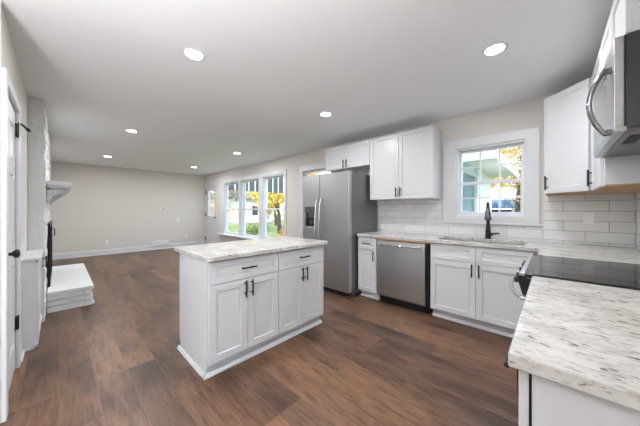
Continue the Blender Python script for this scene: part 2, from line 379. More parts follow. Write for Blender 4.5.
# ---------------- shaker fronts and pulls ----------------
def shaker(O, U, Nn, w, h, rail=.055, t=.019, rec=.009):
    """front whose lower-left corner is O, width along U, facing Nn"""
    O, U, Nn, V = Vector(O), Vector(U), Vector(Nn), Vector((0, 0, 1)); e = .0025
    rv = min(rail, h*.26)
    def P(a, b, c): return O + U*a + V*b + Nn*c
    def ring(i, j, c): return [P(i, j, c), P(w-i, j, c), P(w-i, h-j, c), P(i, h-j, c)]
    rings = [ring(0, 0, 0), ring(0, 0, t-e), ring(e, e, t), ring(rail, rv, t), ring(rail+.006, rv+.006, t-rec)]
    v = [p for r in rings for p in r]; f = [(0, 3, 2, 1)]
    for k in range(4):
        for i in range(4): a, b = k*4+i, k*4+(i+1) % 4; f.append((a, b, b+4, a+4))
    f.append((16, 17, 18, 19)); mb = MB(); mb.add(v, f); return mb
def pull(par, c, axis, n, ln=.135, r=.0068, m=None, o=.032):
    c, axis, n = Vector(c), Vector(axis), Vector(n)
    mb = MB().tube([c+n*o-axis*ln/2, c+n*o+axis*ln/2], r, 10)
    for s_ in (-1, 1): mb.tube([c+axis*s_*ln*.31, c+axis*s_*ln*.31+n*o], r*.8, 8)
    return mb.build('handle', m or BLACK, par)
def cab_front(root, kind, O, U, Nn, w, h, handle=None, rail=.055):
    O = Vector(O); d = shaker(O, U, Nn, w, h, rail).build(kind, CAB, root)
    if handle:
        a, b, ax = handle
        pull(d, O + Vector(U)*a + Vector((0, 0, 1))*b + Vector(Nn)*.019, ax, Nn)
    return d
Zv = (0, 0, 1)

# ---------------- island ----------------
ix0, ix1, iy0, iy1 = .752, 1.995, 1.826, 2.45
isl = thing('kitchen_island', ((ix0+ix1)/2, (iy0+iy1)/2, 0), 'white shaker kitchen island cabinet with black bar pulls on wood floor', 'island')
b = MB().box((ix0, iy0+.02, .10), (ix1, iy1, .876)).box((ix0, iy0+.07, 0), (ix1, iy1, .10)); b.build('cabinet_body', CAB, isl, .0015)
MB().box((ix0-.006, iy0+.055, .09), (ix0, iy1, .876)).box((ix0-.008, iy0+.018, .09), (ix0, iy0+.05, .876)).build('end_panel', CAB, isl, .001)
bmold = MB()
bmold.prism([(ix0-.001, iy0+.045, 0), (ix0-.020, iy0+.045, 0), (ix0-.020, iy0+.045, .012), (ix0-.012, iy0+.045, .03), (ix0-.001, iy0+.045, .03)], (0, iy1-iy0-.025, 0))
bmold.prism([(ix0-.020, iy0+.070, 0), (ix0-.020, iy0+.042, 0), (ix0-.020, iy0+.042, .012), (ix0-.020, iy0+.058, .03), (ix0-.020, iy0+.070, .03)], (ix1-ix0+.035, 0, 0))
bmold.build('base_molding', TRIM, isl)
fy = iy0+.02; sp = 1.382
for (a, c) in ((ix0, sp), (sp, ix1)):
    g_ = .003; wd = c-a-2*g_
    dr = cab_front(isl, 'drawer', (a+g_, fy, .70), (1, 0, 0), (0, -1, 0), wd, .168, (wd/2-.0, .088, (1, 0, 0)), .05)
    dw = (wd-.003)/2
    cab_front(isl, 'door', (a+g_, fy, .112), (1, 0, 0), (0, -1, 0), dw, .582, (dw-.028, .508, Zv))
    cab_front(isl, 'door', (a+g_+dw+.003, fy, .112), (1, 0, 0), (0, -1, 0), dw, .582, (.028, .508, Zv))
ct = MB().box((.728, 1.795, .878), (2.03, 2.555, .914)).build('countertop', GRANI, None, .005)
tag(ct, 'speckled white granite slab on top of the island', 'countertop')

# ---------------- window wall base run ----------------
bf = W-.61
def base_box(root, y0, y1, moulding=True, holes=True):
    MB().box((bf, y0, .10), (W-.012, y1, .874)).box((bf+.075, y0, 0), (W-.012, y1, .10)).build('cabinet_body', CAB, root, .001)
    if moulding: MB().prism([(bf+.075, y0, 0), (bf+.052, y0, 0), (bf+.052, y0, .012), (bf+.066, y0, .028), (bf+.075, y0, .028)], (0, y1-y0, 0)).build('base_molding', TRIM, root)
sc = thing('base_cabinet', (W-.3, 1.91, 0), 'narrow white base cabinet with one drawer and door between fridge and dishwasher', 'cabinet')
base_box(sc, 1.757, 2.058)
U_, N_ = (0, -1, 0), (-1, 0, 0)
cab_front(sc, 'drawer', (bf, 2.055, .70), U_, N_, .295, .168, (.1475, .088, U_), .05)
cab_front(sc, 'door', (bf, 2.055, .112), U_, N_, .295, .582, (.262, .508, Zv), .05)
sk = thing('sink_cabinet', (W-.3, .58, 0), 'wide white base cabinet with two doors below the kitchen sink', 'cabinet')
# open-topped body so that the basin hangs inside
y0, y1 = .125, 1.043
MB().box((bf, y0, .10), (W-.012, y0+.018, .874)).box((bf, y1-.018, .10), (W-.012, y1, .874)).box((bf, y0, .10), (W-.012, y1, .118)).box((W-.03, y0, .10), (W-.012, y1, .60)).box((bf, y0, .10), (bf+.018, y1, .874)).box((bf+.075, y0, 0), (W-.012, y1, .10)).build('cabinet_body', CAB, sk)
MB().prism([(bf+.075, y0-.06, 0), (bf+.052, y0-.06, 0), (bf+.052, y0-.06, .012), (bf+.066, y0-.06, .028), (bf+.075, y0-.06, .028)], (0, y1-y0+.06, 0)).build('base_molding', TRIM, sk)
for a in (1.040, .5825):
    cab_front(sk, 'false_drawer_front', (bf, a, .70), U_, N_, .4535, .168, None, .05)
cab_front(sk, 'door', (bf, 1.040, .112), U_, N_, .4535, .582, (.4535-.03, .508, Zv))
cab_front(sk, 'door', (bf, .5825, .112), U_, N_, .4535, .582, (.03, .508, Zv))
cc = thing('corner_cabinet', (W-.3, -.22, 0), 'white corner base cabinet wedged between sink cabinet and range', 'cabinet')
MB().box((bf+.002, R+.012, .10), (W-.012, .121, .874)).box((bf+.08, R+.012, 0), (W-.012, .121, .10)).box((2.475, R+.012, 0), (bf+.0, .03, .874)).build('cabinet_body', CAB, cc, .001)
# countertop, L shaped, with sink cut-out
cf = W-.645; SH = (3.07, 3.47, .20, 1.005)
keep = lambda u, v: (u > cf and not inr(u, v, SH)) or (v < .087)
c2 = MB().grid([2.472, cf, SH[0], SH[1], W-.0115], [R+.0115, .087, SH[2], SH[3], 2.068], lambda u, v: keep(u, v), zg(.878, .914)).build('countertop', GRAN, None, .004)
tag(c2, 'speckled white granite worktop along the tiled window wall, with the sink cut into it', 'countertop')
MB_ = MB().box((cf+.006, 1.06, .8745), (cf+.55, 1.752, .8775)).box((cf+.004, 1.048, .862), (cf+.04, 1.752, .8775))
tag(MB_.build('support_strip', PINE), 'raw wooden strip under the granite directly above the dishwasher', 'wood strip')
# sink
s = thing('kitchen_sink', (3.27, .60, .68), 'stainless undermount sink basin set in granite below the window', 'sink')
a0, a1, b0, b1 = SH; t_ = .004
mb = MB().grid([a0-.015, a0, a1, a1+.015], [b0-.015, b0, b1, b1+.015], lambda u, v: not inr(u, v, SH), zg(.8735, .8775))
for q in (((a0-t_, b0-t_, .68), (a0, b1+t_, .8735)), ((a1, b0-t_, .68), (a1+t_, b1+t_, .8735)), ((a0, b0-t_, .68), (a1, b0, .8735)), ((a0, b1, .68), (a1, b1+t_, .8735)), ((a0-t_, b0-t_, .676), (a1+t_, b1+t_, .68))): mb.box(*q)
mb.build('basin', STEEL, s)
MB().lathe((3.30, .60, .6805), (0, 0, 1), [(.045, 0), (.045, .003), (.02, .001)], 20).build('drain', CHROME, s)
# faucet
f_ = thing('faucet', (3.505, .56, .9145), 'matte black pull-down faucet with side lever behind the sink', 'faucet')
fx, fyy = 3.505, .56
MB().lathe((fx, fyy, .9145), Zv, [(.032, 0), (.032, .012), (.029, .02), (.027, .09), (.023, .12), (.017, .19)], 20).tube(
    [(fx, fyy, 1.09)]+[(fx-(.08-.08*math.cos(a)), fyy-.15*(.08-.08*math.cos(a)), 1.255+.08*math.sin(a)) for a in [PI*k/12 for k in range(13)]]+[(fx-.16, fyy-.024, 1.24)], .017, 14).build('spout', BLACK, f_)
MB().lathe((fx-.16, fyy-.024, 1.275), (0, 0, -1), [(.019, 0), (.025, .02), (.030, .09), (.035, .13), (.028, .135)], 18).build('spray_head', GREY, f_)
MB().tube([(fx, fyy-.018, .97), (fx, fyy-.05, .972)], .016, 14).tube([(fx, fyy-.045, .975), (fx-.01, fyy-.11, .985)], [.012, .010], 12).build('lever', BLACK, f_)

# dishwasher
dwa = thing('dishwasher', (W-.32, 1.41, 0), 'stainless steel dishwasher with curved bar handle beside narrow white cabinet', 'dishwasher')
y0, y1 = 1.062, 1.748; fx0 = bf-.022
MB().box((bf+.02, y0+.012, .09), (W-.03, y1-.008, .858)).box((bf+.10, y0+.012, .002), (W-.03, y1-.008, .09)).build('tub', BLKP, dwa)
pts = []; n = 12
prof = [(fx0+.014, .105), (fx0+.002, .125), (fx0-.004, .45), (fx0-.002, .80), (fx0+.006, .845), (fx0+.014, .855), (fx0+.045, .855), (fx0+.045, .105)]
MB().prism([(x, y0+.040, z) for x, z in prof], (0, y1-y0-.047, 0)).build('door', STEEL, dwa, .002)
yc = (y0+y1)/2+.015; hh = .27
hb = MB().tube([(fx0-.02-.03*(1-(k/8)**2), yc+hh*k/8, .80) for k in range(-8, 9)], .011, 12)
for s_ in (-1, 1): hb.box((fx0-.024, yc+s_*hh-.014, .786), (fx0+.002, yc+s_*hh+.014, .816))
hb.build('handle', CHROME, dwa, .002)
MB().box((bf+.06, y0+.015, .005), (bf+.075, y1-.01, .10)).build('toe_panel', BLKP, dwa)
MB().box((fx0+.03, y0+.006, .12), (fx0+.045, y0+.028, .40)).build('side_seal', BLKP, dwa)

# refrigerator
rf = thing('refrigerator', (3.2, 2.575, 0), 'stainless side-by-side refrigerator with ice dispenser and twin curved handles', 'refrigerator')
ry0, ry1, rx = 2.085, 3.045, 2.80
MB().box((rx+.075, ry0+.004, .03), (3.56, ry1-.004, 1.80)).build('cabinet_body', STEELD, rf, .004)
def fdoor(a, b, hole=None):
    if not hole: return MB().box((rx, a, .075), (rx+.07, b, 1.815)).build('door', STEEL, rf, .010)
    return MB().grid([a, b, hole[0], hole[1]], [.075, 1.815, hole[2], hole[3]], lambda u, v: not inr(u, v, hole), xg(rx+.07, rx)).box((rx+.055, hole[0], hole[2]), (rx+.07, hole[1], hole[3])).build('door', STEEL, rf, .006)
fdoor(ry0, 2.652)
hole = (2.74, 2.98, .98, 1.21)
fd = fdoor(2.660, ry1, hole)
MB().box((rx-.004, 2.725, 1.215), (rx-.0005, 2.995, 1.31)).build('control_panel', GREY, fd, .001)
MB().box((rx+.02, hole[0]+.001, hole[2]+.001), (rx+.054, hole[1]-.001, hole[3]-.001)).build('dispenser_recess', BLKP, fd)
MB().box((rx+.004, 2.80, 1.13), (rx+.019, 2.92, 1.208)).box((rx+.006, 2.83, 1.02), (rx+.019, 2.89, 1.10)).box((rx+.002, hole[0]+.004, hole[2]+.001), (rx+.019, hole[1]-.004, .995)).build('dispenser_lever', GREY, fd)
for yy, par in ((2.612, rf), (2.70, fd)):
    hb = MB().tube([(rx-.025-.035*(1-(k/8)**2), yy, 1.02+.41*k/8) for k in range(-8, 9)], .014, 12)
    for s_ in (-1, 1): hb.tube([(rx+.004, yy, 1.02+s_*.40), (rx-.028, yy, 1.02+s_*.40)], .012, 10)
    hb.build('handle', CHROME, par)
MB().box((rx+.02, ry0+.02, .015), (rx+.075, ry1-.02, .07)).build('kick_grille', BLKP, rf)
for yy in (ry0+.035, ry1-.035): MB().box((rx+.0, yy-.03, 0), (rx+.16, yy+.03, .028)).build('foot', GREY, rf, .006)
for yy in (ry0+.04, ry1-.04): MB().box((rx+.02, yy-.03, 1.8005), (rx+.13, yy+.03, 1.83)).build('hinge_cover', GREY, rf, .005)

# ---------------- wall cabinets ----------------
uf = W-.33+.019
U0, U1 = 1.410, 2.346
def wall_cab(name, y0, y1, z0, z1, label):
    t = thing(name, (W-.16, (y0+y1)/2, z0), label, 'wall cabinet')
    MB().box((uf, y0, z0+.004), (W-.0015, y1, z1)).build('cabinet_body', CAB, t, .001)
    MB().box((uf+.002, y0+.002, z0), (W-.0015, y1-.002, z0+.004)).build('underside', CAB, t)
    h = z1-z0-.004; wd = (y1-y0-.007)/2
    cab_front(t, 'door', (uf, y1-.002, z0+.002), U_, N_, wd, h, (wd-.03, .095 if h > .5 else .075, Zv))
    cab_front(t, 'door', (uf, y1-.005-wd, z0+.002), U_, N_, wd, h, (.03, .095 if h > .5 else .075, Zv))
    return t
wall_cab('wall_cabinet', 2.049, 2.977, 1.952, U1, 'short white two-door wall cabinet above the refrigerator')
wall_cab('wall_cabinet', 1.112, 2.046, U0, U1, 'tall white two-door wall cabinet between fridge and sink window')
# diagonal corner cabinet
fv = R+.33
A = Vector((3.278, .052, 0)); B = Vector((2.998, -.228, 0)); U45 = (B-A).normalized(); N45 = Vector((-U45.y*-1, 0, 0))
N45 = Vector((-1, 1, 0)).normalized(); Lw = (B-A).length
cw = thing('wall_cabinet', (3.35, -.30, U0), 'white diagonal corner wall cabinet right of the sink window', 'wall cabinet')
off = N45*-.019
MB().prism([(3.278+.0, .052, U0+.012), (W-.0015, .052, U0+.012), (W-.0015, R+.0015, U0+.012), (2.998, R+.0015, U0+.012), (2.998, -.228, U0+.012)], (0, 0, U1-U0-.012)).build('cabinet_body', CAB, cw, .001)
MB().prism([(3.284, .050, U0), (W-.0015, .050, U0), (W-.0015, R+.0015, U0), (3.0, R+.0015, U0), (3.0, -.226, U0)], (0, 0, .012)).build('underside', PINE, cw)
dd = shaker(A + Vector((0, 0, U0+.004)) + U45*.004, U45, N45, Lw-.008, U1-U0-.008, .055).build('door', CAB, cw)
pull(dd, A + Vector((0, 0, U0+.105)) + U45*.04 + N45*.019, Zv, N45, o=.024)
# narrow cabinet
nx0, nx1 = 2.452, 2.994
nw = thing('wall_cabinet', ((nx0+nx1)/2, R+.16, U0), 'white single-door wall cabinet between the corner cabinet and the microwave', 'wall cabinet')
MB().box((nx0, R+.0015, U0+.012), (nx1, fv-.02, U1)).build('cabinet_body', CAB, nw, .001)
MB().box((nx0+.001, R+.0015, U0), (nx1-.001, fv-.022, U0+.012)).build('underside', PINE, nw)
cab_front(nw, 'door', (nx1-.002, fv-.02, U0+.003), (-1, 0, 0), (0, 1, 0), nx1-nx0-.03, U1-U0-.006, None)
pull(nw.children[-1], (nx1-.045, fv-.001, U0+.105), Zv, (0, 1, 0), o=.022)
mx0, mx1 = 1.685, 2.449; mz0, mz1 = 1.60, 2.018
ow = thing('wall_cabinet', ((mx0+mx1)/2, R+.16, mz1+.002), 'short white wall cabinet above the stainless microwave', 'wall cabinet')
MB().box((mx0, R+.0015, mz1+.003), (mx1, fv-.02, U1)).build('cabinet_body', CAB, ow, .001)
wd = (mx1-mx0-.007)/2
cab_front(ow, 'door', (mx1-.002, fv-.02, mz1+.004), (-1, 0, 0), (0, 1, 0), wd, U1-mz1-.008, None)
cab_front(ow, 'door', (mx1-.005-wd, fv-.02, mz1+.004), (-1, 0, 0), (0, 1, 0), wd, U1-mz1-.008, None)

# microwave
mw = thing('microwave', ((mx0+mx1)/2, R+.18, mz0), 'stainless over-range microwave with big curved chrome handle', 'microwave')
MB().box((mx0+.002, R+.0015, mz0+.012), (mx1-.002, -.232, mz1)).build('housing', mat('charcoal_metal', rgb(76, 77, 80), .35, .6), mw, .002)
MB().grid([mx0, mx1, mx0+.20, mx1-.04], [mz0+.02, mz1-.001, mz0+.07, mz1-.06], lambda u, v: not inr(u, v, (mx0+.20, mx1-.04, mz0+.07, mz1-.06)), yg(-.226, -.196)).build('door', STEEL, mw, .003)
MB().box((mx0+.20, -.222, mz0+.07), (mx1-.04, -.199, mz1-.06)).build('door_window', BGLASS, mw)
MB().box((mx0, -.231, mz0+.02), (mx1, -.227, mz1-.001)).build('door_gasket', BLKP, mw)
MB().prism([(mx0, -.196, mz0+.02), (mx0, -.20, mz0), (mx0, -.232, mz0-.0), (mx0, -.232, mz0+.02)], (mx1-mx0, 0, 0)).build('lower_lip', STEEL, mw, .001)
MB().box((mx0+.002, R+.002, mz0-.004), (mx1-.002, -.234, mz0+.011)).build('underside', GREY, mw, .002)
mb = MB()
for k in range(14): mb.box((mx0+.10+k*.015, -.30, mz0-.007), (mx0+.108+k*.015, -.255, mz0-.0045))
mb.build('vent_grille', BLKP, mw)
MB().box((mx0+.10, -.46, mz0-.0075), (mx0+.22, -.38, mz0-.0045)).build('work_light', LEDM, mw)
hx = mx0+.062
zc = 1.757; zh = .15
hb = MB().tube([(hx, -.178+.052*(1-(k/10)**2), zc+zh*k/10) for k in range(-10, 11)], .019, 14, .55)
for s_ in (-1, 1): hb.tube([(hx, -.197, zc+s_*(zh-.008)), (hx, -.172, zc+s_*(zh-.008))], .016, 12)
hb.build('handle', DCHROME, mw)

# ---------------- backsplash ----------------
tb = thing('backsplash', (W, .5, .915), 'long white subway tile backsplash between the granite worktop and wall cabinets', 'backsplash')
hb_ = (.072, 1.108, 1.081, 2.2)
def tiles(mb, nm, off):
    o = mb.build(nm, TILE, None, origin='world'); me = o.data
    for v in me.vertices: v.co -= Vector(off)
    o.location = Vector(off) - tb.location; o.parent = tb
MBt = MB().grid([R+.011, 2.0475, hb_[0], hb_[1]], [.915, 1.4085, hb_[2]], lambda u, v: not inr(u, v, hb_), xg(W-.0098, W-.0005))
tiles(MBt, 'tiled_wall_section', (W, -.087+.313*8, .939-.102*2))
MBt = MB().box((1.70, R+.0005, .915), (W-.011, R+.0098, 1.4085)); MBt.box((1.70, R+.0005, 1.4085), (2.447, R+.0098, 1.585)).box((.74, R+.0005, .915), (1.6995, R+.0098, 1.4))
tiles(MBt, 'tiled_side_section', (W-.05, R, .939-.102*2))

# ---------------- foreground counter and range ----------------
fc = thing('base_cabinet', (1.23, -.25, 0), 'white base cabinet under the large foreground granite counter left of range', 'cabinet')
MB().box((.768, R+.012, .10), (1.692, .036, .874)).box((.768, R+.012, 0), (1.692, -.035, .10)).build('cabinet_body', CAB, fc, .001)
wd = (1.692-.768-.009)/2
for a in (1.689, 1.689-wd-.003):
    cab_front(fc, 'drawer', (a, .042, .70), (-1, 0, 0), (0, 1, 0), wd, .168, (wd/2+.08, .125, (1, 0, 0)), .05)
    cab_front(fc, 'door', (a, .042, .112), (-1, 0, 0), (0, 1, 0), wd, .582, (.03, .508, Zv))
MB().box((.7625, R+.012, 0), (.7675, .028, .874)).build('end_panel', CAB, fc, .001)
MB().box((.7685, .0365, .112), (1.69, .0415, .872)).build('door_gap_shade', BLKP, fc)  # black strip stands in for the shade in the gap behind the fronts
c3 = MB().box((.742, R+.0115, .878), (1.694, .079, .914)).build('countertop', GRAN, None, .005)
tag(c3, 'large speckled granite countertop filling the right foreground beside the range', 'countertop')

rg = thing('range', (2.08, -.22, 0), 'slide-in electric range with black glass cooktop and stainless front', 'range')
rx0, rx1 = 1.702, 2.464
MB().box((rx0+.004, R+.03, .02), (rx1-.004, .06, .895)).build('body', STEEL, rg, .002)
MB().box((rx0, R+.02, .8965), (rx1, .108, .921)).build('cooktop', BGLASS, rg, .003)
for (a, b_, r_) in ((1.90, -.05, .10), (2.27, -.05, .085), (1.90, -.36, .075), (2.27, -.36, .10)):
    rings = MB(); v = []; fs = []; n = 40
    for rr in (r_, r_-.003):
        v += [(a+rr*math.cos(2*PI*k/n), b_+rr*math.sin(2*PI*k/n), .9216) for k in range(n)]
    rings.add(v, [(k, (k+1) % n, n+(k+1) % n, n+k) for k in range(n)]); rings.build('burner_ring', GREY, rg)
MB().prism([(rx0, .108, .921), (rx0, .108, .8965), (rx0, .062, .8965), (rx0, .062, .82), (rx0, .112, .82), (rx0, .130, .875), (rx0, .134, .912), (rx0, .128, .921)], (rx1-rx0, 0, 0)).build('control_panel', STEEL, rg, .002)
MB().prism([(rx0-.003, .100, .8955), (rx0-.003, .02, .8955), (rx0-.003, .02, .80), (rx0-.003, .118, .80), (rx0-.003, .136, .872), (rx0-.003, .138, .905), (rx0-.003, .112, .905)], (.014, 0, 0)).build('end_cap', BLKP, rg, .002)
for k, x in enumerate((1.78, 1.90, 2.08, 2.26, 2.38)):
    MB().lathe((x, .118, .868), (0, 1, -.12), [(.023, 0), (.023, .010), (.018, .014), (.016, .040), (.010, .042)], 18).build('knob', BLKP, rg)
MB().box((rx0+.004, .061, .20), (rx1-.004, .095, .812)).build('oven_door', STEEL, rg, .003)
MB().box((rx0+.10, .0955, .32), (rx1-.10, .097, .68)).build('oven_window', BGLASS, rg)
MB().box((rx0+.004, .061, .05), (rx1-.004, .09, .195)).build('storage_drawer', STEEL, rg, .003)
MB().box((rx0+.02, -.02, .002), (rx1-.02, .02, .05)).build('toe_panel', BLKP, rg)
xc = (rx0+rx1)/2
hb = MB().tube([(xc+.345*k/10, .125+.075*(1-(k/10)**2), .775) for k in range(-10, 11)], .012, 12)
for s_ in (-1, 1): hb.tube([(xc+s_*.335, .094, .775), (xc+s_*.335, .132, .775)], .012, 10)
hb.build('handle', CHROME, rg)

# ---------------- fireplace and built-in ----------------
fp = thing('fireplace', (-.1, 5.4, 0), 'white painted brick fireplace with chimney, raised hearth and mantel on left wall', 'fireplace')
cx1, cy0, cy1 = -.112, 4.15, 6.60
mb = MB().box((L+.001, cy0+.006, 0), (cx1-.006, cy1-.006, H-.002))
nz = 33; dz = (H-.004)/nz
for k in range(nz):
    y = cy0 - (.10 if k % 2 else 0)
    while y < cy1:
        a, b_ = max(y, cy0), min(y+.205, cy1); j = random.uniform(-.005, .009); j2 = random.uniform(-.005, .007)
        if b_-a > .02:
            mb.box((cx1-.05, a+(.004 if a > cy0 else j2), .002+k*dz+.003), (cx1+j, b_-.004, .002+(k+1)*dz-.003))
        y += .213
    j2 = random.uniform(-.003, .006)
    mb.box((L+.001, cy0+j2, .002+k*dz+.003), (cx1-.052, cy0+.05, .002+(k+1)*dz-.003))
mb.build('chimney_breast', BRICK, fp, .003)
mb = MB(); hx0, hx1, hy0, hy1 = cx1+.010, .318, 4.46, 6.47
for k in range(3):
    z0_ = .0+k*.07
    y = hy0 - (.1 if k % 2 else 0)
    while y < hy1:
        a, b_ = max(y, hy0), min(y+.205, hy1)
        if b_-a > .02: mb.box((hx1-.09, a+.003, z0_+.005), (hx1-random.uniform(.006, .02), b_-.003, z0_+.065))
        y += .21
    x = hx0
    while x < hx1-.10: mb.box((x, hy0+random.uniform(.004, .018), z0_+.005), (min(x+.19, hx1-.092), hy0+.08, z0_+.065)); x += .194
mb.box((hx0, hy0+.035, 0), (hx1-.04, hy1-.02, .208)).box((hx0, hy0-.0, .209), (hx1, hy1, .25))
mb.box((hx0, hy0-.008, 0), (hx1+.008, hy0+.01, .018)).box((hx1-.02, hy0-.008, 0), (hx1+.008, hy1, .018))
mb.build('hearth', BRICK, fp, .004)
mp_ = MB().box((cx1+.008, 4.32, 1.545), (.105, 6.45, 1.60)).box((cx1+.008, 4.34, 1.525), (.085, 6.43, 1.545)).build('mantel_shelf', TRIM, fp, .004)
for yy in (4.42, 6.27):
    p = [(cx1+.008, yy, 1.525), (.05, yy, 1.525), (.045, yy, 1.49), (.0, yy, 1.46), (-.05, yy, 1.43), (-.075, yy, 1.37), (cx1+.008, yy, 1.35)]
    MB().prism(p, (0, .09, 0)).build('corbel', TRIM, mp_, .003)
ds = MB().grid([4.78, 6.10, 4.83, 5.42, 5.46, 6.05], [.2515, 1.08, .30, 1.03], lambda u, v: not (inr(u, v, (4.83, 5.42, .30, 1.03)) or inr(u, v, (5.46, 6.05, .30, 1.03))), xg(cx1+.010, cx1+.032)).build('firebox_door', RED, fp, .002)
MB().box((cx1+.012, 4.83, .30), (cx1+.018, 5.42, 1.03)).box((cx1+.012, 5.46, .30), (cx1+.018, 6.05, 1.03)).build('glass_pane', BGLASS, ds)
MB().tube([(cx1+.03, 5.38, .88), (cx1+.065, 5.38, .88), (cx1+.065, 5.38, .98), (cx1+.03, 5.38, .98)], .007, 8).build('handle', BLACK, ds)

lc = thing('base_cabinet', (-.19, 3.78, 0), 'shallow white built-in cabinet between the left doorway and brick fireplace', 'cabinet')
lx = -.150
MB().box((L+.001, 3.41, .0), (lx, 4.138, .80)).build('cabinet_body', CAB, lc, .001)
MB().box((L+.001, 3.395, .80), (-.118, 4.138, .822)).build('cabinet_top', TRIM, lc, .003)
MB().box((L+.001, 3.402, 0), (lx+.014, 3.41, .018)).box((lx, 3.402, 0), (lx+.014, 4.138, .05)).build('base_molding', TRIM, lc)
cab_front(lc, 'door', (lx, 3.43, .06), (0, 1, 0), (1, 0, 0), .70, .72, (.66, .62, Zv), .055)

# ---------------- wall plates, thermostat, vent ----------------
def plate(name, x, z, label, cat, kind):
    t = thing(name, (x, D-.003, z), label, cat)
    if kind == 'thermostat':
        MB().box((x-.055, D-.022, z-.045), (x+.055, D-.001, z+.045)).build('case', PLATE, t, .004)
        MB().box((x-.03, D-.0235, z-.005), (x+.03, D-.0222, z+.03)).build('screen', GREY, t)
    else:
        MB().box((x-.036, D-.007, z-.058), (x+.036, D-.001, z+.058)).build('cover_plate', PLATE, t, .002)
        if kind == 'switch': MB().box((x-.016, D-.011, z-.033), (x+.016, D-.0072, z+.033)).build('rocker', PLATE, t, .002)
        else:
            for dz_ in (-.02, .02): MB().box((x-.014, D-.009, z+dz_-.013), (x+.014, D-.0072, z+dz_+.013)).build('socket', PLATE, t, .002)
    return t
plate('thermostat', 2.31, 1.27, 'small white thermostat mounted high on the far wall', 'thermostat', 'thermostat')
plate('wall_switch', 2.75, .93, 'white wall switch plate on the far wall just behind the island', 'switch', 'switch')
plate('power_outlet', 3.0, .34, 'white outlet low on far wall near the entry door', 'outlet', 'outlet')
plate('power_outlet', .93, .34, 'white outlet low on the middle of the far wall', 'outlet', 'outlet')
vt = thing('wall_vent', (2.22, D-.03, .11), 'white rectangular return vent above baseboard of the far wall', 'vent')
MB().box((2.0, D-.035, .11), (2.45, D-.0295, .29)).box((2.02, D-.0295, .13), (2.43, D-.001, .27)).build('vent_frame', PLATE, vt, .003)
mb = MB()
for k in range(9): mb.box((2.03, D-.0385, .13+k*.016), (2.42, D-.0355, .14+k*.016))
mb.build('louvre', PLATE, vt)
ot = thing('power_outlet', (W-.012, -.257, 1.177), 'white double outlet in the tile backsplash right of sink window', 'outlet')
MB().box((W-.016, -.257-.037, 1.177-.058), (W-.0105, -.257+.037, 1.177+.058)).build('cover_plate', PLATE, ot, .002)
for dz_ in (-.02, .02):
    so_ = MB().box((W-.019, -.257-.014, 1.177+dz_-.013), (W-.0162, -.257+.014, 1.177+dz_+.013)).build('socket', PLATE, ot, .001)

# ---------------- recessed downlights ----------------
LP = [(.735, 2.07, 'recessed ceiling downlight above the near left edge of the island'),
      (2.36, 2.13, 'recessed ceiling downlight in front of the refrigerator cabinet'),
      (2.30, .325, 'recessed ceiling downlight nearest the range and microwave'),
      (.777, 4.78, 'recessed ceiling downlight in living area nearer the fireplace chimney'),
      (.765, 7.47, 'smallest left recessed ceiling downlight near the far wall'),
      (2.66, 7.50, 'recessed ceiling downlight in front of the entry door'),
      (2.65, 4.98, 'recessed ceiling downlight in front of the triple window')]
ld = bpy.data.lights.new('downlight_lamp', 'AREA'); ld.shape = 'DISK'; ld.size = .13; ld.energy = DOWNLIGHT_W; ld.color = (.96, .98, 1)
ld2 = ld.copy(); ld2.energy = DOWNLIGHT_W*1.35
def make_downlight():
    t = thing('ceiling_downlight', (0, 0, H), 'x', 'ceiling light')
    r = MB(); r.lathe((0, 0, H), (0, 0, -1), [(.080, .0005), (.080, .003), (.064, .006), (.064, .0005)], 32); r.build('trim_ring', TRIM, t)
    MB().lathe((0, 0, H), (0, 0, -1), [(.063, .002), (.060, .008), (.04, .011), (.0, .012)], 32).build('diffuser', LEDM, t)
    lo = bpy.data.objects.new('lamp', ld); C.objects.link(lo); lo.location = (0, 0, -.02); lo.parent = t
    return t
dl = make_downlight()
for i, (x, y, lb) in enumerate(LP):
    o = dl if i == 0 else copy_tree(dl)
    o.location = (x, y, H); o['label'] = lb; o['group'] = 'recessed ceiling downlights'
    if y > 4: [c_ for c_ in o.children if c_.type == 'LIGHT'][0].data = ld2
# added unseen uplighter, fills the room with light bounced off the ceiling
tl = thing('fill_uplighter', (-.86, .25, 0), 'added white fill uplighter, unseen on the dining side behind the viewpoint', 'lamp')
MB().lathe((-.86, .25, 0), Zv, [(.14, 0), (.14, .015), (.02, .03)], 32).build('base', TRIM, tl)
MB().lathe((-.86, .25, .028), Zv, [(.012, 0), (.012, 1.58)], 16).build('pole', TRIM, tl)
MB().lathe((-.86, .25, 1.60), Zv, [(.03, 0), (.13, .03), (.23, .13), (.225, .13), (.125, .04), (.02, .015)], 36).build('lamp_bowl', TRIM, tl)
tla = bpy.data.lights.new('fill_uplight_lamp', 'AREA'); tla.shape = 'DISK'; tla.size = .36; tla.energy = FILL_UPLIGHT_W; tla.color = (.96, .98, 1)
tlo = bpy.data.objects.new('lamp', tla); C.objects.link(tlo); tlo.location = (0, 0, 1.70); tlo.rotation_euler = (PI, 0, 0); tlo.parent = tl

# ---------------- outside ----------------
GZ = -.35
gd = MB().box((W+.14, -60, GZ-.2), (90, 90, GZ)).build('lawn', LAWN, origin='world'); tag(gd, kind='structure')
pt_ = MB().box((-12, -9, -.14), (W+.13, R-.145, -.04)).box((-12, R-.14, -.14), (HX-.16, 6, -.04)).build('bounce_patio', mat('pale_bounce_ground', rgb(205, 202, 196), .8), origin='world'); tag(pt_, kind='structure')  # unseen pale ground added to bounce sunlight in through the glazed door
rd = MB().box((26, -60, GZ), (31, 90, GZ+.02)).build('road', ROAD, origin='world'); tag(rd, kind='structure')
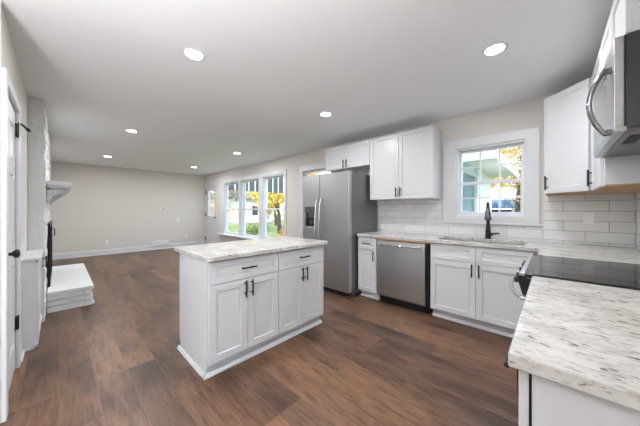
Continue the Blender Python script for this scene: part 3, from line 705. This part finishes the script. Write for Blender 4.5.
# house wing with pale blue and white siding, seen through the sink window
nh = thing('house_wing', (7.3, 2.2, GZ), 'pale blue and white house wing with overhanging eave outside sink window', 'building')
mb = MB().box((6.35, 1.22, GZ), (8.13, 4.0, 2.2))
mb.build('wall', SIDW, nh)
mb = MB()
for k in range(17): mb.prism([(6.349, 1.22, GZ+k*.15), (6.325, 1.22, GZ+k*.15), (6.335, 1.22, GZ+k*.15+.15), (6.349, 1.22, GZ+k*.15+.15)], (0, 2.78, 0))
mb.build('siding', SIDB, nh)
MB().box((6.30, 1.20, GZ), (6.36, 1.26, 2.2)).build('corner_board', SIDW, nh)
MB().box((4.9, .70, 2.16), (8.4, 4.2, 2.20)).build('soffit', SIDW, nh)
MB().prism([(4.9, .70, 2.2), (4.9, 4.2, 2.2), (4.9, 4.2, 2.9)], (3.5, 0, 0)).build('roof', ROOFB, nh)
mb = MB().box((4.86, .66, 2.10), (8.44, .70, 2.26)).box((4.86, .70, 2.10), (4.90, 4.2, 2.26)); mb.build('fascia', SIDW, nh)
MB().box((4.93, 1.22, 1.98), (6.33, 1.30, 2.155)).build('beam', SIDB, nh)
MB().box((4.93, 1.22, GZ), (5.05, 1.34, 1.98)).box((4.93, 2.45, GZ), (5.05, 2.6, 2.155)).build('post', SIDB, nh)
wn = MB().box((6.31, 1.9, .9), (6.34, 2.6, 2.0)).build('window', DKPOST, nh)
# carport beyond
cp = thing('carport', (14, 2.0, GZ), 'low carport with blue roof edge under yellow trees outside sink window', 'carport')
MB().prism([(15, -3, 1.35), (15, -3, 1.75), (19, -3, 2.0), (19, -3, 1.35)], (0, 7, 0)).build('roof', ROOFB, cp)
for x in (15.2, 18.8):
    for y in (-2.8, -.6, 1.4, 3.8): MB().box((x-.06, y-.06, GZ), (x+.06, y+.06, 1.35)).build('post', SIDW, cp)
MB().box((18.5, -3, GZ), (18.6, 4, 1.3)).build('back_wall', DARKG, cp)
# porch screen of dark boards with white battens
ps = thing('porch_screen', (6.2, 9.45, GZ), 'dark grey porch gable with white battens seen through triple window', 'porch')
MB().box((3.80, 9.40, 2.06), (9.2, 9.46, 3.0)).build('board_panel', DARKG, ps)
mb = MB()
for k in range(17): x = 3.95+k*.31; mb.box((x, 9.37, 2.06), (x+.045, 9.40, 3.0))
mb.build('batten', SIDW, ps)
MB().box((4.42, 9.36, GZ), (4.56, 9.5, 2.06)).build('post', DKPOST, ps)
MB().box((9.05, 9.36, GZ), (9.2, 9.5, 2.06)).build('post', DKPOST, ps)
# trees
def trunk_mesh(h, r, seed):
    rnd = random.Random(seed); mb = MB(); tips = []
    def br(p, d, ln, r, lev):
        path = [p]; q = p
        for k in range(4):
            d = (d + Vector((rnd.uniform(-.2, .2), rnd.uniform(-.2, .2), rnd.uniform(-.02, .1)))).normalized(); q = q + d*ln/4; path.append(q)
        mb.tube(path, [r*(1-.14*k) for k in range(5)], 7)
        if lev == 0: tips.append(q); return
        for k in range(4 if lev > 1 else 3):
            a = rnd.uniform(0, 6.28); dd_ = (d*.6 + Vector((math.cos(a), math.sin(a), rnd.uniform(.1, .6)))).normalized()
            br(path[rnd.randint(2, 4)], dd_, ln*.62, r*.5, lev-1)
        tips.append(q)
    br(Vector((0, 0, 0)), Vector((0, 0, 1)), h*.45, r, 2)
    return mb, tips
def leaves_mesh(tips, n, spread, size, seed):
    rnd = random.Random(seed); mb = MB()
    for i in range(n):
        c = rnd.choice(tips) + Vector((rnd.gauss(0, spread), rnd.gauss(0, spread), rnd.gauss(0, spread*.7)))
        u = Vector((rnd.gauss(0, 1), rnd.gauss(0, 1), rnd.gauss(0, 1))).normalized(); v = u.cross(Vector((rnd.gauss(0, 1), rnd.gauss(0, 1), .3))).normalized()
        s_ = size*rnd.uniform(.6, 1.3)
        mb.add([c-u*s_, c+v*s_*.5, c+u*s_, c-v*s_*.5], [(0, 1, 2, 3)])
    return mb
def tree(x, y, h, lm, seed, label, n=1500, size=.16):
    t = thing('tree', (x, y, GZ), label, 'tree', 'autumn trees outside')
    tm, tips = trunk_mesh(h, h*.028, seed)
    tm.v = [(a+x, b+y, c+GZ) for a, b, c in tm.v]; tm.build('trunk', BARK, t)
    lv = leaves_mesh(tips, n, h*.085, size, seed+1); lv.v = [(a+x, b+y, c+GZ) for a, b, c in lv.v]; lv.build('foliage', lm, t)
TREES = [(10.3, 13.5, 5.6, LEAFY, 'yellow autumn tree through the right pane of triple window', 6000, .075),
         (8.2, 18.6, 7.0, LEAFO, 'golden autumn tree through the left pane of triple window', 6000, .09),
         (15.6, 21.0, 7.0, LEAFY, 'tall yellow autumn tree behind the nearer yellow one, right pane of triple window', 6000, .11),
         (8.9, 28.0, 8.0, LEAFY, 'tall yellow tree left of the distant white house', 6000, .14),
         (12.3, 17.9, 3.2, LEAFY, 'small low yellow tree between the big trunks beyond the triple window', 3500, .07),
         (13.6, 17.2, 3.6, LEAFO, 'small low orange tree farther right beyond the triple window', 3500, .07),
         (6.3, 15.2, 3.0, LEAFO, 'small golden tree nearest the dark porch post', 3500, .06),
         (9.6, 22.2, 3.8, LEAFG, 'small green tree in front of the distant white house', 3500, .09),
         (5.0, 24.0, 4.2, LEAFY, 'small yellow tree left of the distant white house', 3500, .09),
         (22.0, 25.0, 9.0, LEAFO, 'orange tree right of the distant white house', 6000, .14),
         (24.0, 40.0, 14, LEAFY, 'farthest yellow tree behind the distant white house', 6000, .22),
         (11.0, 40.0, 14, LEAFG, 'big green tree in the far left distance beyond the triple window', 6000, .22),
         (12.3, 1.0, 6.4, LEAFO, 'branchy orange tree outside the sink window before the carport', 7000, .06),
         (23.5, 5.0, 9, LEAFY, 'tall yellow tree behind the blue carport roof', 6000, .13),
         (23.5, -4.5, 9, LEAFO, 'tall orange tree behind the right end of the carport', 6000, .13)]
for i, (x, y, h, lm, lb, n_, sz) in enumerate(TREES): tree(x, y, h, lm, 11+i*3, lb, n_, sz)
def bush(x, y, r, lm, seed, label):
    rnd = random.Random(seed); t = thing('shrub', (x, y, GZ), label, 'shrub', 'shrubs in the yard')
    tips = [Vector((x+rnd.gauss(0, r*.35), y+rnd.gauss(0, r*.35), GZ+r*.55+rnd.gauss(0, r*.2))) for _ in range(14)]
    leaves_mesh(tips, 1500, r*.25, .05, seed).build('foliage', lm, t)
    mb = MB()
    for q in tips[:6]: mb.tube([(x, y, GZ), tuple(q)], [.03, .012], 6)
    mb.build('stem', BARK, t)
bush(7.5, 12.4, .85, LEAFG, 3, 'round green shrub in the middle pane of the triple window')
bush(9.3, 11.2, .55, LEAFO, 5, 'low orange shrub in the right pane of the triple window')
bush(5.2, 12.3, .5, LEAFO, 8, 'orange shrub in the left pane of triple window')
bush(11.8, 12.2, .7, LEAFG, 9, 'green shrub farther off in the right window pane')
bush(9.4, 2.0, .5, LEAFG, 14, 'small green shrub beside the carport outside sink window')
fh = thing('neighbor_house', (17, 30, GZ), 'distant white house across the yard behind the autumn trees', 'building')
MB().box((14.5, 28, GZ), (20, 33, 2.6)).build('wall', SIDW, fh)
MB().prism([(14.1, 27.6, 2.6), (14.1, 33.4, 2.6), (14.1, 30.5, 4.6)], (6.3, 0, 0)).build('roof', DARKG, fh)
for x in (15.3, 17.0, 18.6): MB().box((x, 27.96, .6), (x+.8, 28, 1.8)).build('window', DKPOST, fh)
